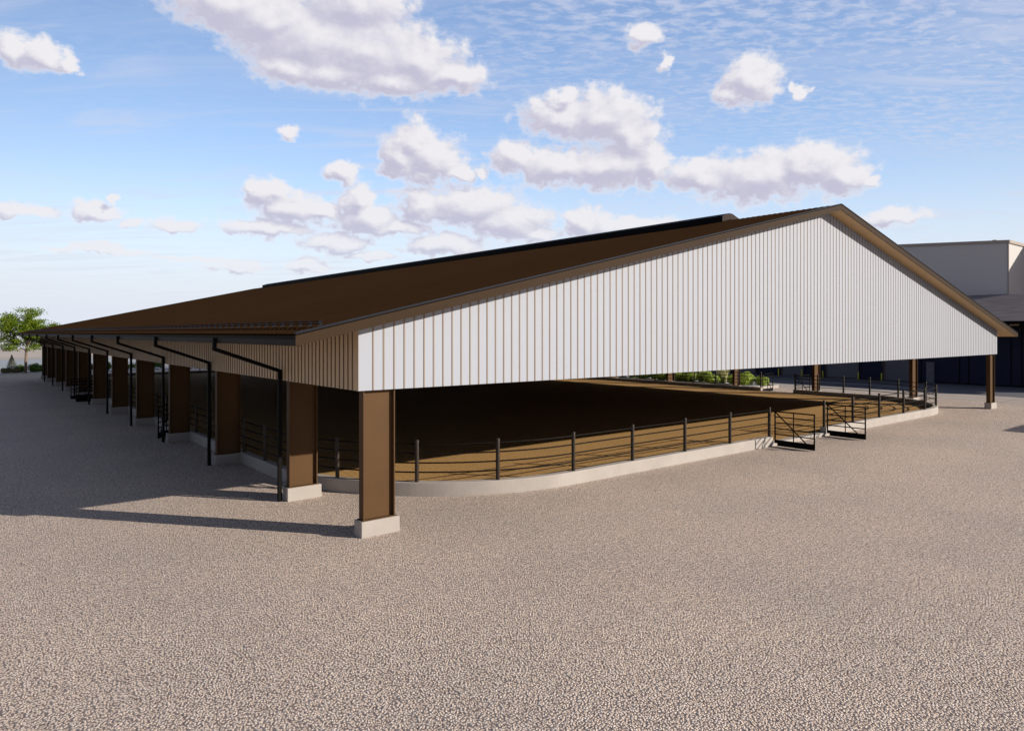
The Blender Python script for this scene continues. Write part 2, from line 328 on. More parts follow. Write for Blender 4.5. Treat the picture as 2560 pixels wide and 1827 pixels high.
# ------------------------------------------------------------------ mesh helpers
class MB:
    """collects shapes in working units; build() links them as ONE mesh object"""
    def __init__(s): s.v = []; s.f = []; s.m = []; s.sm = []
    def poly(s, pts, mi=0, smooth=False):
        k = len(s.v); s.v += [tuple(p) for p in pts]; s.f.append(tuple(range(k, k+len(pts)))); s.m.append(mi); s.sm.append(smooth)
    def mesh(s, vs, fs, mi=0, smooth=False):
        k = len(s.v); s.v += [tuple(p) for p in vs]
        for f in fs: s.f.append(tuple(i+k for i in f)); s.m.append(mi); s.sm.append(smooth)
    def box(s, x0, x1, y0, y1, z0, z1, mi=0):
        s.mesh([(x0,y0,z0),(x1,y0,z0),(x1,y1,z0),(x0,y1,z0),(x0,y0,z1),(x1,y0,z1),(x1,y1,z1),(x0,y1,z1)],
               [(3,2,1,0),(4,5,6,7),(0,1,5,4),(1,2,6,5),(2,3,7,6),(3,0,4,7)], mi)
    def bevbox(s, x0, x1, y0, y1, z0, z1, r=0.012, mi=0):
        """box with chamfered top and corner edges"""
        def ring(z, o):
            return [(x0+o+r,y0+o,z),(x1-o-r,y0+o,z),(x1-o,y0+o+r,z),(x1-o,y1-o-r,z),(x1-o-r,y1-o,z),(x0+o+r,y1-o,z),(x0+o,y1-o-r,z),(x0+o,y0+o+r,z)]
        v = ring(z0,0)+ring(z1-r,0)+ring(z1,r)
        f = [tuple(range(7,-1,-1)), tuple(range(16,24))]
        for b in (0,8):
            for i in range(8): j=(i+1)%8; f.append((b+i,b+j,b+8+j,b+8+i))
        s.mesh(v, f, mi)
    def prism(s, pts, dx, mi=0):
        """closed polygon pts swept by vector dx"""
        n = len(pts); b = [tuple(Vector(p)+Vector(dx)) for p in pts]
        f = [tuple(range(n-1,-1,-1)), tuple(range(n,2*n))]+[(i,(i+1)%n,n+(i+1)%n,n+i) for i in range(n)]
        s.mesh(list(pts)+b, f, mi)
    def tube(s, pts, r, n=8, mi=0, closed_ends=True, r1=None, smooth=True):
        pts = [Vector(p) for p in pts]; k = len(s.v); m = len(pts)
        for i, p in enumerate(pts):
            if i == 0: d = pts[1]-p
            elif i == m-1: d = p-pts[-2]
            else: d = (pts[i+1]-p).normalized()+(p-pts[i-1]).normalized()
            d.normalize()
            up = Vector((0,0,1)) if abs(d.z) < 0.9 else Vector((1,0,0))
            a = d.cross(up).normalized(); b = a.cross(d)
            rr = r if r1 is None else r+(r1-r)*i/(m-1)
            for j in range(n):
                t = 2*math.pi*(j+0.5)/n
                s.v.append(tuple(p+a*(rr*math.cos(t))+b*(rr*math.sin(t))))
        for i in range(m-1):
            for j in range(n):
                q = (j+1) % n
                s.f.append((k+i*n+j, k+(i+1)*n+j, k+(i+1)*n+q, k+i*n+q)); s.m.append(mi); s.sm.append(smooth)
        if closed_ends:
            s.f.append(tuple(k+j for j in range(n))); s.m.append(mi); s.sm.append(False)
            s.f.append(tuple(k+(m-1)*n+j for j in range(n-1,-1,-1))); s.m.append(mi); s.sm.append(False)
    def build(s, name, mats, parent=None, loc=None):
        if not isinstance(mats, (list, tuple)): mats = [mats]
        org = Vector(loc) if loc is not None else Vector((0,0,0))
        me = bpy.data.meshes.new(name)
        me.from_pydata([((x-org.x)*S, (y-org.y)*S, (z-org.z)*S) for x, y, z in s.v], [], s.f)
        for mt in mats: me.materials.append(mt)
        me.polygons.foreach_set('material_index', s.m); me.polygons.foreach_set('use_smooth', s.sm)
        bm = bmesh.new(); bm.from_mesh(me); bmesh.ops.recalc_face_normals(bm, faces=bm.faces); bm.to_mesh(me); bm.free()
        o = bpy.data.objects.new(name, me); COL.objects.link(o)
        p = Vector((0,0,0))
        q = parent
        while q is not None: p += q.location; q = q.parent
        o.parent = parent; o.location = org*S - p
        return o
def sheet(name, pts, z, mat):
    b = MB(); b.poly([(x, y, z) for x, y in pts])
    o = b.build(name, mat); o['kind'] = 'structure'; return o
def thing(name, label, cat, loc=(0,0,0), group=None):
    o = bpy.data.objects.new(name, None); COL.objects.link(o)
    o.location = Vector(loc)*S; o.empty_display_size = 0.3
    return tag(o, label, cat, group)
def tag(o, label, cat, group=None):
    o['label'] = label; o['category'] = cat
    if group: o['group'] = group
    return o
def copy_tree(o, parent=None):
    c = o.copy(); COL.objects.link(c); c.parent = parent
    for ch in o.children: copy_tree(ch, c)
    return c
def dup(o, loc, label=None, rz=0.0, sc=1.0):
    c = copy_tree(o); c.location = Vector(loc)*S; c.rotation_euler = (0,0,rz); c.scale = (sc,sc,sc)
    if label: c['label'] = label
    return c

# ------------------------------------------------------------------ ground and paving
sheet('gravel_ground', [(-3000,-3000),(3000,-3000),(3000,3000),(-3000,3000)], 0.0, M['gravel'])
sheet('dirt_floor', [(7.7,20.2),(8.2,17.7),(9.5,15.9),(11.3,14.7),(13.5,14.15),(39.1,14.15),(41.3,14.7),(43.1,15.9),(44.4,17.7),(44.95,20.2),
                     (44.95,69.7),(44.4,72.1),(43.1,73.9),(41.3,75.1),(39.1,75.65),(13.5,75.65),(11.3,75.1),(9.5,73.9),(8.2,72.1),(7.7,69.7)], 0.12, M['dirt'])
sheet('concrete_apron', [(50.0,-40),(54.6,-40),(54.6,87.5),(50.0,87.5)], 0.004, M['apron'])
b = MB()
for y in range(-10, 88, 6): b.box(50.0, 54.6, y, y+0.03, 0.0, 0.008)
b.box(52.3, 52.33, -40, 87.5, 0.0, 0.009)
o = b.build('apron_joints', M['jamb']); o['kind'] = 'structure'
sheet('asphalt_road', [(54.6,-40),(64.9,-40),(64.9,87.5),(54.6,87.5)], 0.008, M['asphalt'])
sheet('planting_bed', [(-60,88.6),(49,88.6),(49,94.5),(-60,94.5)], 0.012, M['bed'])
sheet('parking_lot', [(-200,96),(64,96),(64,134),(-200,134)], 0.05, M['lot'])
sheet('dry_field', [(-400,142),(300,142),(300,226),(-400,226)], 0.06, M['field'])
sheet('pale_verge', [(-300,134),(200,134),(200,142),(-300,142)], 0.04, M['apron'])
sheet('hazed_plain', [(-3000,226),(3000,226),(3000,2900),(-3000,2900)], 0.1, M['plain'])

# ------------------------------------------------------------------ the arena building
X0, X1, XR = 6.565, 46.04, 26.3025       # wall faces and ridge
Y0, Y1 = 13.07, 76.73
EX0, EX1, RY0, RY1 = 5.0, 47.605, 12.49, 77.31
ZE, SL = 4.23, 0.2300
ZB = 3.05
TH = 0.225
def zr(x): return ZE + SL*((x-EX0) if x < XR else (EX1-x))
ZTOP = zr(XR)
bld = thing('arena_building', 'long open-sided riding arena with white gable, dark brown ribbed roof and brown columns', 'arena building', (XR, (Y0+Y1)/2, 0))

# roof deck (solid, with soffit face below) and standing seams
b = MB()
b.mesh([(EX0,RY0,ZE),(XR,RY0,ZTOP),(XR,RY1,ZTOP),(EX0,RY1,ZE),(EX1,RY0,ZE),(EX1,RY1,ZE)], [(0,1,2,3),(1,4,5,2)], 0)
b.mesh([(EX0,RY0,ZE-0.03),(XR,RY0,ZTOP-0.03),(XR,RY1,ZTOP-0.03),(EX0,RY1,ZE-0.03),(EX1,RY0,ZE-0.03),(EX1,RY1,ZE-0.03)], [(3,2,1,0),(2,5,4,1)], 0)
n = int((RY1-RY0)/0.245)
for i in range(1, n):
    y = RY0 + i*(RY1-RY0)/n
    for sx in (0, 1):
        xa = EX0+0.01 if sx == 0 else EX1-0.01
        zz = ZE+SL*0.01
        pr = [(y-0.020,0.001),(y-0.010,0.013),(y+0.010,0.013),(y+0.020,0.001)]
        lo = [(xa, yy, zz+h) for yy, h in pr]; hi = [(XR, yy, ZTOP+h) for yy, h in pr]
        b.mesh(lo+hi, [(0,1,5,4),(1,2,6,5),(2,3,7,6),(0,1,2,3),(4,5,6,7)], 1)
roof = b.build('roof', [M['roof'], M['seam']], bld)
for y, sgn in ((RY0, 1), (RY1, -1)):
    b = MB()   # trim cap running up the rakes
    for xa, xb in ((EX0, XR), (EX1, XR)):
        za, zb = ZE, ZTOP
        pts = [(xa,y-0.010*sgn,za-0.012),(xa,y-0.010*sgn,za+0.024),(xa,y+0.08*sgn,za+0.024),(xa,y+0.08*sgn,za+0.004)]
        b.prism(pts, (xb-xa, 0, zb-za), 0)
    b.build('rake_cap', M['cap'], roof)
# soffit (underside), one sheet a fascia depth below the roof
b = MB()
zs = TH
b.mesh([(EX0+0.10,RY0+0.03,ZE-zs+0.025),(XR,RY0+0.03,ZTOP-zs+0.005),(XR,RY1-0.03,ZTOP-zs+0.005),(EX0+0.10,RY1-0.03,ZE-zs+0.025),(EX1-0.10,RY0+0.03,ZE-zs+0.025),(EX1-0.10,RY1-0.03,ZE-zs+0.025)],
       [(3,2,1,0),(2,5,4,1)], 0)
b.build('soffit', M['soffit'], bld)
for y, nm in ((RY0, 1), (RY1, -1)):
    b = MB(); ya, yb = (y, y+0.028*nm)
    poly = [(EX0,ya,ZE-0.031),(XR,ya,ZTOP-0.031),(EX1,ya,ZE-0.031),(EX1,ya,ZE-TH),(XR,ya,ZTOP-TH),(EX0,ya,ZE-TH)]
    b.prism(poly, (0,yb-ya,0), 0)
    b.build('rake_fascia', M['fascia'], bld)
for xe, sg in ((EX0, 1), (EX1, -1)):
    b = MB()
    def bx(u0, u1, y0, y1, z0, z1):
        a, c = xe+u0*sg, xe+u1*sg
        b.box(min(a,c), max(a,c), y0, y1, z0, z1)
    bx(0.075, 0.10, RY0+0.03, RY1-0.03, ZE-TH, ZE-0.012)
    # half-height gutter trough in front of the fascia
    bx(0.0, 0.012, RY0+0.03, RY1-0.03, ZE-TH, ZE-TH+0.125)
    bx(0.012, 0.074, RY0+0.03, RY1-0.03, ZE-TH+0.001, ZE-TH+0.012)
    b.build('gutter', M['gutter'], bld)
# snow guard: two rails on brackets, low on the camera-side slope
b = MB()
xg = 5.62; zg = zr(xg)
for dz, dxx in ((0.060, 0.0), (0.105, 0.012)):
    b.tube([(xg+dxx, RY0+0.30, zg+dz), (xg+dxx, RY1-0.3, zg+dz)], 0.011, 6)
y = RY0 + 0.32
while y < RY1-0.3:
    b.prism([(xg-0.04,y,zr(xg-0.04)+0.0),(xg-0.02,y,zg+0.115),(xg+0.025,y,zg+0.12),(xg+0.04,y,zr(xg+0.04))], (0,0.008,0)); y += 0.245*2
b.build('snow_guard', M['cap'], roof)
# ridge vent
b = MB()
vy0, vy1, vw = 17.3, 73.2, 0.62
zl = zr(XR-vw)
prof = [(XR-vw,vy0,zl+0.02),(XR-vw,vy0,zl+0.27),(XR-0.12,vy0,ZTOP+0.285),(XR+0.12,vy0,ZTOP+0.285),(XR+vw,vy0,zl+0.27),(XR+vw,vy0,zl+0.02),(XR,vy0,ZTOP+0.032)]
b.prism(prof, (0, vy1-vy0, 0), 0)
rv = b.build('ridge_vent', M['vent'], bld)
b = MB(); b.prism([(x,vy0-0.012,z) for x,_,z in prof], (0,0.010,0)); b.build('end_plate', M['vent_end'], rv)

# gable walls: white panels with tan battens
def gable(y, sg):
    b = MB()
    top = lambda x: zr(x)-TH+0.004
    b.prism([(X0,y,ZB),(X1,y,ZB),(X1,y,top(X1)),(XR,y,top(XR)),(X0,y,top(X0))], (0,0.10*sg,0), 0)
    x = X0+0.331-0.2493+0.249
    while x < X1-0.05:
        w = 0.016
        ya, yb = y-0.010*sg, y-0.001*sg
        b.mesh([(x-w,ya,ZB+0.004),(x+w,ya,ZB+0.004),(x+w,ya,top(x)-0.004),(x-w,ya,top(x)-0.004),
                (x-w,yb,ZB+0.004),(x+w,yb,ZB+0.004),(x+w,yb,top(x)-0.004),(x-w,yb,top(x)-0.004)],
               [(0,1,2,3),(0,4,5,1),(1,5,6,2),(2,6,7,3),(3,7,4,0)], 1)
        x += 0.2493
    return b.build('gable_wall', [M['white_metal'], M['tan_rib']], bld)
gable(Y0, 1); gable(Y1, -1)
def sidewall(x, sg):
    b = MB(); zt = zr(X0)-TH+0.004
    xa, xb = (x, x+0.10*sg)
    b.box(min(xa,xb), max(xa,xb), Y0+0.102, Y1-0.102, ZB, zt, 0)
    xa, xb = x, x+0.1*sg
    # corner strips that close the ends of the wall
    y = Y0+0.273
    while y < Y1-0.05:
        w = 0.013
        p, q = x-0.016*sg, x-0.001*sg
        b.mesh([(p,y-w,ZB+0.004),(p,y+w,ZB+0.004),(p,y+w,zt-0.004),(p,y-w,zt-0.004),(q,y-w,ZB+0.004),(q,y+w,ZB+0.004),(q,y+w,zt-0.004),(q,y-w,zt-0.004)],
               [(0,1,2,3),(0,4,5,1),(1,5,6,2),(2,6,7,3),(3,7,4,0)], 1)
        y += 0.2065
    return b.build('side_wall', [M['shade_tan_metal'], M['dark_rib']], bld)
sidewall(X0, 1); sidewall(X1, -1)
# thin closing flashing on the wall corner, side face
b = MB()
b.box(X0-0.004, X0-0.001, Y0+0.001, Y0+0.1, ZB, zr(X0)-TH)
b.build('corner_flashing', M['shade_tan_metal'], bld)

# columns: I-sections on concrete footings
col_y = [13.235, 17.255] + [17.255+6.1*k for k in range(1, 10)] + [76.57]
def column_mb():
    b = MB(); h = ZB+0.12; z0 = 0.345
    b.box(-0.345, 0.345, -0.012, 0.012, z0, h)                # web
    for s_ in (-1, 1):
        b.box(min(s_*0.346, s_*0.372), max(s_*0.346, s_*0.372), -0.10, 0.10, z0, h)
    b.box(-0.40, 0.40, -0.13, 0.13, 0.331, 0.345)             # base plate
    return b
def footing_mb():
    b = MB(); b.bevbox(-0.452, 0.452, -0.17, 0.17, -0.1, 0.33, 0.012); return b
c0 = column_mb().build('column', M['steel'], bld); f0 = footing_mb().build('footing', M['concrete'], c0)
first = True
bl = Vector(bld.location)
for cx in (7.08, 52.605-7.08):
    for cy in col_y:
        if first: c = c0; first = False
        else:
            c = c0.copy(); COL.objects.link(c); c.parent = bld
            f = f0.copy(); COL.objects.link(f); f.parent = c
        c.location = Vector((cx, cy, 0))*S - bl
# downpipes: short drop from the gutter, slanted arm back to the wall, long leg down
def sq_path(pts, w):
    b = MB(); pts = [Vector(p) for p in pts]
    for p, q in zip(pts, pts[1:]):
        d = (q-p).normalized(); e = w*0.5
        b.tube([p-d*e*0.55, q+d*e*0.55], w*0.707, 4, smooth=False)
    return b
for k in range(10):
    y = 17.28+6.1*k
    b = sq_path([(4.955, y+0.1, ZE-TH+0.10),(4.955, y+0.1, 3.86),(6.50, y, 3.29),(6.50, y, 0.02)], 0.088)
    b.build('downpipe', M['black'], bld)

# ------------------------------------------------------------------ arena fence: kerb, posts and four pipe rails, in four runs between gateways
KX0, KX1, KY0, KY1, KR = 7.43, 45.10, 13.98, 75.82, 6.08
def perim():
    pts = []
    def arc(cx, cy, a0, a1):
        for i in range(61):
            t = math.radians(a0+(a1-a0)*i/60); pts.append(((cx+KR*math.cos(t), cy+KR*math.sin(t)), (math.cos(t), math.sin(t))))
    arc(KX1-KR, KY0+KR, -90, 0); arc(KX1-KR, KY1-KR, 0, 90); arc(KX0+KR, KY1-KR, 90, 180); arc(KX0+KR, KY0+KR, 180, 270)
    return pts
PER = perim()
def side_pt(kind, v):
    return {'near': ((v, KY0), (0,-1)), 'right': ((KX1, v), (1,0)), 'left': ((KX0, v), (-1,0)), 'far': ((v, KY1), (0,1))}[kind]
def run(start, mids, end): return [side_pt(*start)] + [PER[i] for i in mids] + [side_pt(*end)]
def off(pt, d): (x, y), (nx, ny) = pt; return (x-nx*d, y-ny*d)
KT = 0.24
POST_H = 1.463
def post_mb(x, y, z0):
    b = MB(); zt = POST_H; r = 0.055
    b.tube([(x,y,z0),(x,y,zt-0.035)], r, 12, closed_ends=False)
    b.tube([(x,y,zt-0.035),(x,y,zt-0.015),(x,y,zt-0.004),(x,y,zt)], r, 12, closed_ends=False)
    k = len(b.v)
    prof = [(r, zt-0.034),(r*0.93, zt-0.016),(r*0.72, zt-0.005),(r*0.4, zt)]
    b = MB()
    vs = []; fs = []; n = 12
    rows = [(r, z0)]+prof
    for rr, z in rows:
        for j in range(n): t = 2*math.pi*j/n; vs.append((x+rr*math.cos(t), y+rr*math.sin(t), z))
    for i in range(len(rows)-1):
        for j in range(n): q=(j+1)%n; fs.append((i*n+j,i*n+q,(i+1)*n+q,(i+1)*n+j))
    fs.append(tuple((len(rows)-1)*n+j for j in range(n)))
    b.mesh(vs, fs, 0, True)
    return b
def fence(label, path, posts):
    (px, py), _ = path[0]
    root = thing('pipe_fence', label, 'fence', (px, py, 0), 'fence runs around the arena')
    b = MB(); n = len(path)
    o_ = [off(p, 0.0) for p in path]; o2 = [off(p, 0.012) for p in path]; i2 = [off(p, KT-0.012) for p in path]; i_ = [off(p, KT) for p in path]
    rows = [[(x,y,-0.1) for x,y in o_], [(x,y,0.348) for x,y in o_], [(x,y,0.36) for x,y in o2], [(x,y,0.36) for x,y in i2], [(x,y,0.348) for x,y in i_], [(x,y,-0.1) for x,y in i_]]
    vs = [p for r in rows for p in r]; fs = []
    for r in range(5):
        for i in range(n-1): fs.append((r*n+i, r*n+i+1, (r+1)*n+i+1, (r+1)*n+i))
    fs.append(tuple(r*n for r in range(6))); fs.append(tuple(r*n+n-1 for r in range(5,-1,-1)))
    b.mesh(vs, fs, 0)
    b.build('kerb', M['concrete'], root)
    cl = [off(p, 0.10) for p in path]
    for z in (0.61, 0.855, 1.10, 1.345):
        b = MB(); b.tube([(x,y,z) for x,y in cl], 0.020, 6); b.build('rail', M['rail'], root)
    p0 = None
    for (x, y) in posts:
        if p0 is None:
            p0 = post_mb(0, 0, 0.36).build('post', M['pipe'], root); o = p0
        else:
            o = p0.copy(); COL.objects.link(o); o.parent = root
        o.location = Vector((x, y, 0))*S - root.location
    return root
PO = 0.10
def arc_posts(q, degs):
    cx, cy = {'nr': (KX1-KR, KY0+KR), 'fr': (KX1-KR, KY1-KR), 'fl': (KX0+KR, KY1-KR), 'nl': (KX0+KR, KY0+KR)}[q]
    return [(cx+(KR-PO)*math.cos(math.radians(d)), cy+(KR-PO)*math.sin(math.radians(d))) for d in degs]
RX, LX, NY, FY = KX1-PO, KX0+PO, KY0+PO, KY1-PO
fence('black pipe fence on pale kerb curving round the right front corner of the arena',
      run(('near', 28.05), range(0, 61), ('right', 24.62)),
      [(x, NY) for x in (28.12, 30.68, 33.3, 35.97, 38.55)] + arc_posts('nr', [-68.5, -47, -23]) + [(RX, y) for y in (19.6, 21.25, 22.95, 24.55)])
fence('long black pipe fence on kerb beside the green shrubs, running round the far end',
      run(('right', 27.05), range(61, 183), ('left', 52.1)),
      [(RX, y) for y in [27.12]+[28.95+1.93*k for k in range(21)]] + arc_posts('fr', [5, 28, 51, 74]) + [(38.0-2.55*k, FY) for k in range(10)] + arc_posts('fl', [100, 122, 144, 166])
      + [(LX, 68.6-1.93*k) for k in range(9)] + [(LX, 52.18)])
fence('short straight black pipe fence between the two gateways of the shaded side',
      run(('left', 49.6), [], ('left', 33.45)),
      [(LX, y) for y in (49.52, 47.6, 45.6, 43.6, 41.5, 39.4, 37.4, 35.42, 33.53)])
fence('black pipe fence on pale kerb curving round the nearest corner behind the front column',
      run(('left', 31.7), range(183, 244), ('near', 24.02)),
      [(LX, y) for y in (31.62, 30.7, 28.83, 26.95, 25.05, 23.12, 21.2, 19.25)] + arc_posts('nl', [206, 228, 248.5]) + [(x, NY) for x in (13.70, 16.21, 18.8, 21.37, 23.93)])

# thresholds across the gateways
def threshold(x0, x1, y0, y1, label):
    b = MB(); b.bevbox(x0, x1, y0, y1, -0.05, 0.135, 0.01); o = b.build('threshold', M['concrete'], None, (x0, y0, 0))
    tag(o, label, 'threshold')
threshold(24.022, 28.048, KY0, KY0+0.32, 'low concrete threshold across the open front gateway')
threshold(KX1-0.32, KX1, 24.622, 27.048, 'low concrete threshold in the far gateway by the shrubs')
threshold(KX0, KX0+0.32, 49.602, 52.098, 'low concrete threshold in the farther gateway of the shaded side')
threshold(KX0, KX0+0.32, 31.702, 33.448, 'low concrete threshold in the nearer gateway of the shaded side')

# ------------------------------------------------------------------ gates (all standing open)
GL = 1.52
def make_gate():
    root = thing('metal_gate', '', 'gate', (0,0,0), 'open gate leaves of the arena')
    r = 0.027
    b = MB()
    b.tube([(0,0,0.12),(0,0,1.33)], r, 8); b.tube([(GL,0,0.03),(GL,0,1.33)], r, 8)
    b.tube([(r,0,1.33-r),(GL-r,0,1.33-r)], r*0.96, 8); b.tube([(GL*0.48,0,0.25),(GL*0.48,0,1.31)], r*0.75, 8)
    for z in (0.35, 1.15): b.tube([(0,0,z),(-0.07,0.0,z)], 0.012, 6)
    b.build('frame', M['black'], root)
    for k in range(4):
        z = 1.105-0.217*k
        b = MB(); b.tube([(r,0,z),(GL-r,0,z)], r*0.8, 8); b.build('bar', M['black'], root)
    b = MB(); b.tube([(0.02,-0.024,1.29),(GL*0.80,-0.024,0.25)], r*0.85, 8); b.build('brace', M['black'], root)
    b = MB(); b.prism([(0.0,-0.010,0.12),(0.09,-0.010,0.12),(0.09,-0.010,0.03),(GL,-0.010,0.03),(GL,-0.010,0.25),(0,-0.010,0.25)], (0,0.02,0))
    b.build('kick_panel', M['black'], root)
    return root
gate0 = make_gate()
def put_gate(first, x, y, ang, label):
    g = gate0 if first else copy_tree(gate0)
    g.location = Vector((x, y, 0))*S; g.rotation_euler = (0, 0, math.radians(ang)); g['label'] = label
put_gate(True, 24.08, 13.93, -90, 'black barred gate leaf casting its shadow on the kerb of the front gateway')
put_gate(False, 28.11, 13.93, -90, 'black barred gate leaf of the front gateway, in front of the white kerb end')
put_gate(False, KX1+0.06, 24.60, -8, 'open gate leaf in the far gateway, in front of the brown column')
put_gate(False, KX1+0.06, 27.08, 4, 'open gate leaf in the far gateway, beside the last green shrub')
put_gate(False, KX0-0.05, 31.66, 235.7, 'open gate leaf half hidden behind a black column, nearest on the shaded side')
put_gate(False, KX0+0.18, 49.68, 180, 'open gate leaf in the farther gateway of the shaded side, nearer of the two')
put_gate(False, KX0+0.18, 52.02, 180, 'open gate leaf in the farther gateway of the shaded side, farther of the two')

# ------------------------------------------------------------------ the dark warehouse on the right
WX = 64.7; WY0, WY1 = 8.2, 88.0
EXW, EZ = 62.85, 5.15
TX, TZ = 72.0, 7.65
wh = thing('warehouse', 'dark navy warehouse with grey garage doors under a grey shingled lean-to roof', 'warehouse', (WX, 40, 0))
b = MB()
b.box(WX, WX+6.8, WY0, WY1, -0.1, 4.45, 0)
for y in (23.90, 21.0, 20.33, 17.43, 16.73, 13.9, 13.2, 10.4):
    b.box(WX-0.03, WX-0.001, y-0.03, y+0.03, 0.0, 4.4, 1)
for k in range(9):
    y = 43.0+k*3.6; b.box(WX-0.03, WX-0.001, y-0.03, y+0.03, 0.0, 4.4, 1)
b.box(WX-0.04, WX-0.001, WY0, WY1, 0.0, 0.10, 1)
b.build('wall', [M['navy'], M['black']], wh)
for y0, y1 in ((24.35, 26.85), (29.17, 32.08), (34.45, 36.62), (39.6, 42.0)):
    b = MB()
    for k in range(6):
        z = k*0.52; b.box(WX-0.06, WX-0.042, y0, y1, z+0.008, z+0.512)
    b.box(WX-0.044, WX-0.041, y0, y1, 0.0, 3.13)
    d = b.build('garage_door', M['door'], wh)
    b = MB(); b.box(WX-0.10, WX-0.061, y1+0.001, y1+0.10, 0, 3.2); b.box(WX-0.10, WX-0.061, y0-0.06, y0-0.001, 0, 3.2)
    b.box(WX-0.10, WX-0.061, y0, y1, 3.13, 3.22)
    b.tube([(WX-0.13,y1+0.16,0),(WX-0.13,y1+0.16,3.0)], 0.025, 6)
    b.build('jamb', M['jamb'], d)
b = MB(); b.box(WX-0.055, WX-0.042, 22.87, 23.49, 0.02, 1.77); d = b.build('door', M['door'], wh)
b = MB(); b.tube([(WX-0.06,22.95,0.85),(WX-0.10,22.95,0.85),(WX-0.10,23.05,0.85)], 0.012, 6); b.build('handle', M['black'], d)
# fascia, soffit and shingled roof in stepped courses
b = MB()
b.box(EXW, EXW+0.05, WY0-1.0, WY1, 4.47, EZ-0.02, 0)
b.box(EXW+0.05, WX+0.1, WY0-1.0, WY1, 4.452, 4.50, 0)
b.build('eaves', M['black'], wh)
b = MB(); nc = 34
for i in range(nc):
    xa = EXW-0.05+(TX+0.1-EXW)*i/nc; xb = EXW-0.05+(TX+0.1-EXW)*(i+1)/nc
    za = EZ+(TZ-EZ)*i/nc; zb = EZ+(TZ-EZ)*(i+1)/nc
    b.mesh([(xa,WY0-1.05,za),(xa,WY1,za),(xa,WY0-1.05,za+0.035),(xa,WY1,za+0.035),(xb,WY0-1.05,zb),(xb,WY1,zb)], [(0,1,3,2),(2,3,5,4),(0,2,4)])
b.poly([(EXW+0.06,WY0-1.0,EZ-0.03),(TX+0.1,WY0-1.0,TZ-0.06),(TX+0.1,WY1,TZ-0.06),(EXW+0.06,WY1,EZ-0.03)])
b.build('roof', M['shingle'], wh)
# small slanted bronze lettering on the fascia (too small in the photo to read)
b = MB(); x = EXW-0.02
lz = 4.85
for k in range(7):
    y = 17.02-0.085*k; h = 0.11
    b.prism([(x,y,lz-h/2-(0.03 if k == 0 else 0)),(x,y-0.03,lz-h/2-(0.03 if k == 0 else 0)),(x,y-0.075,lz+h/2),(x,y-0.045,lz+h/2)], (0.018,0,0))
    if k % 2 == 0: b.prism([(x,y-0.04,lz-0.02),(x,y-0.10,lz-0.02),(x,y-0.108,lz+0.01),(x,y-0.048,lz+0.01)], (0.018,0,0))
b.build('lettering', M['letter'], wh)

# tall pale hall behind the lean-to
hall = thing('tall_hall', 'tall pale grey box of a building rising behind the shingled roof', 'building', (TX, 30, 0))
hy0, hy1 = 19.6, 88.0
def ht(y): return 12.27+0.055*(y-hy0)
b = MB()
b.prism([(TX,hy0,0),(TX,hy1,0),(TX,hy1,ht(hy1)),(TX,hy0,ht(hy0))], (30,0,0))
b.build('wall', M['grey_panel'], hall)
b = MB()
b.prism([(TX-0.10,hy0-0.1,ht(hy0)-0.16),(TX-0.10,hy1,ht(hy1)-0.16),(TX-0.10,hy1,ht(hy1)+0.1),(TX-0.10,hy0-0.1,ht(hy0)+0.1)], (0.099,0,0))
b.prism([(TX+0.001,hy0-0.13,ht(hy0)-0.16),(TX+30,hy0-0.13,ht(hy0)-0.16),(TX+30,hy0-0.13,ht(hy0)+0.1),(TX+0.001,hy0-0.13,ht(hy0)+0.1)], (0,0.128,0))
b.box(TX+0.0, TX+0.5, hy0+0.9, hy0+1.2, ht(hy0)+0.05, ht(hy0)+0.22)
b.build('parapet_trim', M['trim'], hall)
b = MB(); b.box(TX-0.05, TX-0.001, hy0-0.05, hy0+0.06, TZ, ht(hy0)-0.17); b.box(TX, TX+0.06, hy0-0.05, hy0-0.001, 0.0, ht(hy0)-0.17); b.build('corner_trim', M['trim'], hall)

# neighbouring wing and a low shed, outside the view on the right; their shadows fall into it
wing = thing('loading_wing', 'tall brown loading wing joined to the pale hall, beyond the right edge', 'building', (90, 13, 0))
b = MB(); b.box(82.0, 101.0, 6.8, 19.4, 0, 15.2); b.build('wall', M['fascia'], wing)
b = MB(); b.box(81.9, 101.1, 6.7, 19.45, 15.2, 15.4); b.build('roof', M['cap'], wing)
shed = thing('shed', 'low tan metal shed beside the gravel yard, beyond the right edge', 'shed', (50, -4, 0))
b = MB(); b.box(42.7, 60, -9, 0.95, 0, 3.9); b.build('wall', M['shade_tan_metal'], shed)
b = MB(); b.box(42.4, 60.3, -9.3, 1.23, 3.9, 4.05); b.build('roof', M['roof'], shed)

# yellow bollards
bol = MB()
n = 10; vs = []; fs = []
rows = [(0.055,0.0),(0.055,0.66),(0.045,0.69),(0.02,0.705)]
for rr, z in rows:
    for j in range(n): t = 2*math.pi*j/n; vs.append((rr*math.cos(t), rr*math.sin(t), z))
for i in range(3):
    for j in range(n): q=(j+1)%n; fs.append((i*n+j,i*n+q,(i+1)*n+q,(i+1)*n+j))
fs.append(tuple(3*n+j for j in range(n)))
bol.mesh(vs, fs, 0, True)
b0 = bol.build('bollard', M['yellow'])
labs = ['yellow bollard left of the rightmost garage door', 'yellow bollard right of the middle garage door', 'yellow bollard left of the middle garage door',
        'yellow bollard right of the left garage door', 'yellow bollard left of the left garage door']
for i, (y, lb) in enumerate(zip((26.82, 28.83, 32.12, 34.2, 36.6), labs)):
    o = b0 if i == 0 else b0.copy()
    if i: COL.objects.link(o)
    o.location = Vector((63.9, y, 0.008))*S
    tag(o, lb, 'bollard', 'yellow bollards by the garage doors')
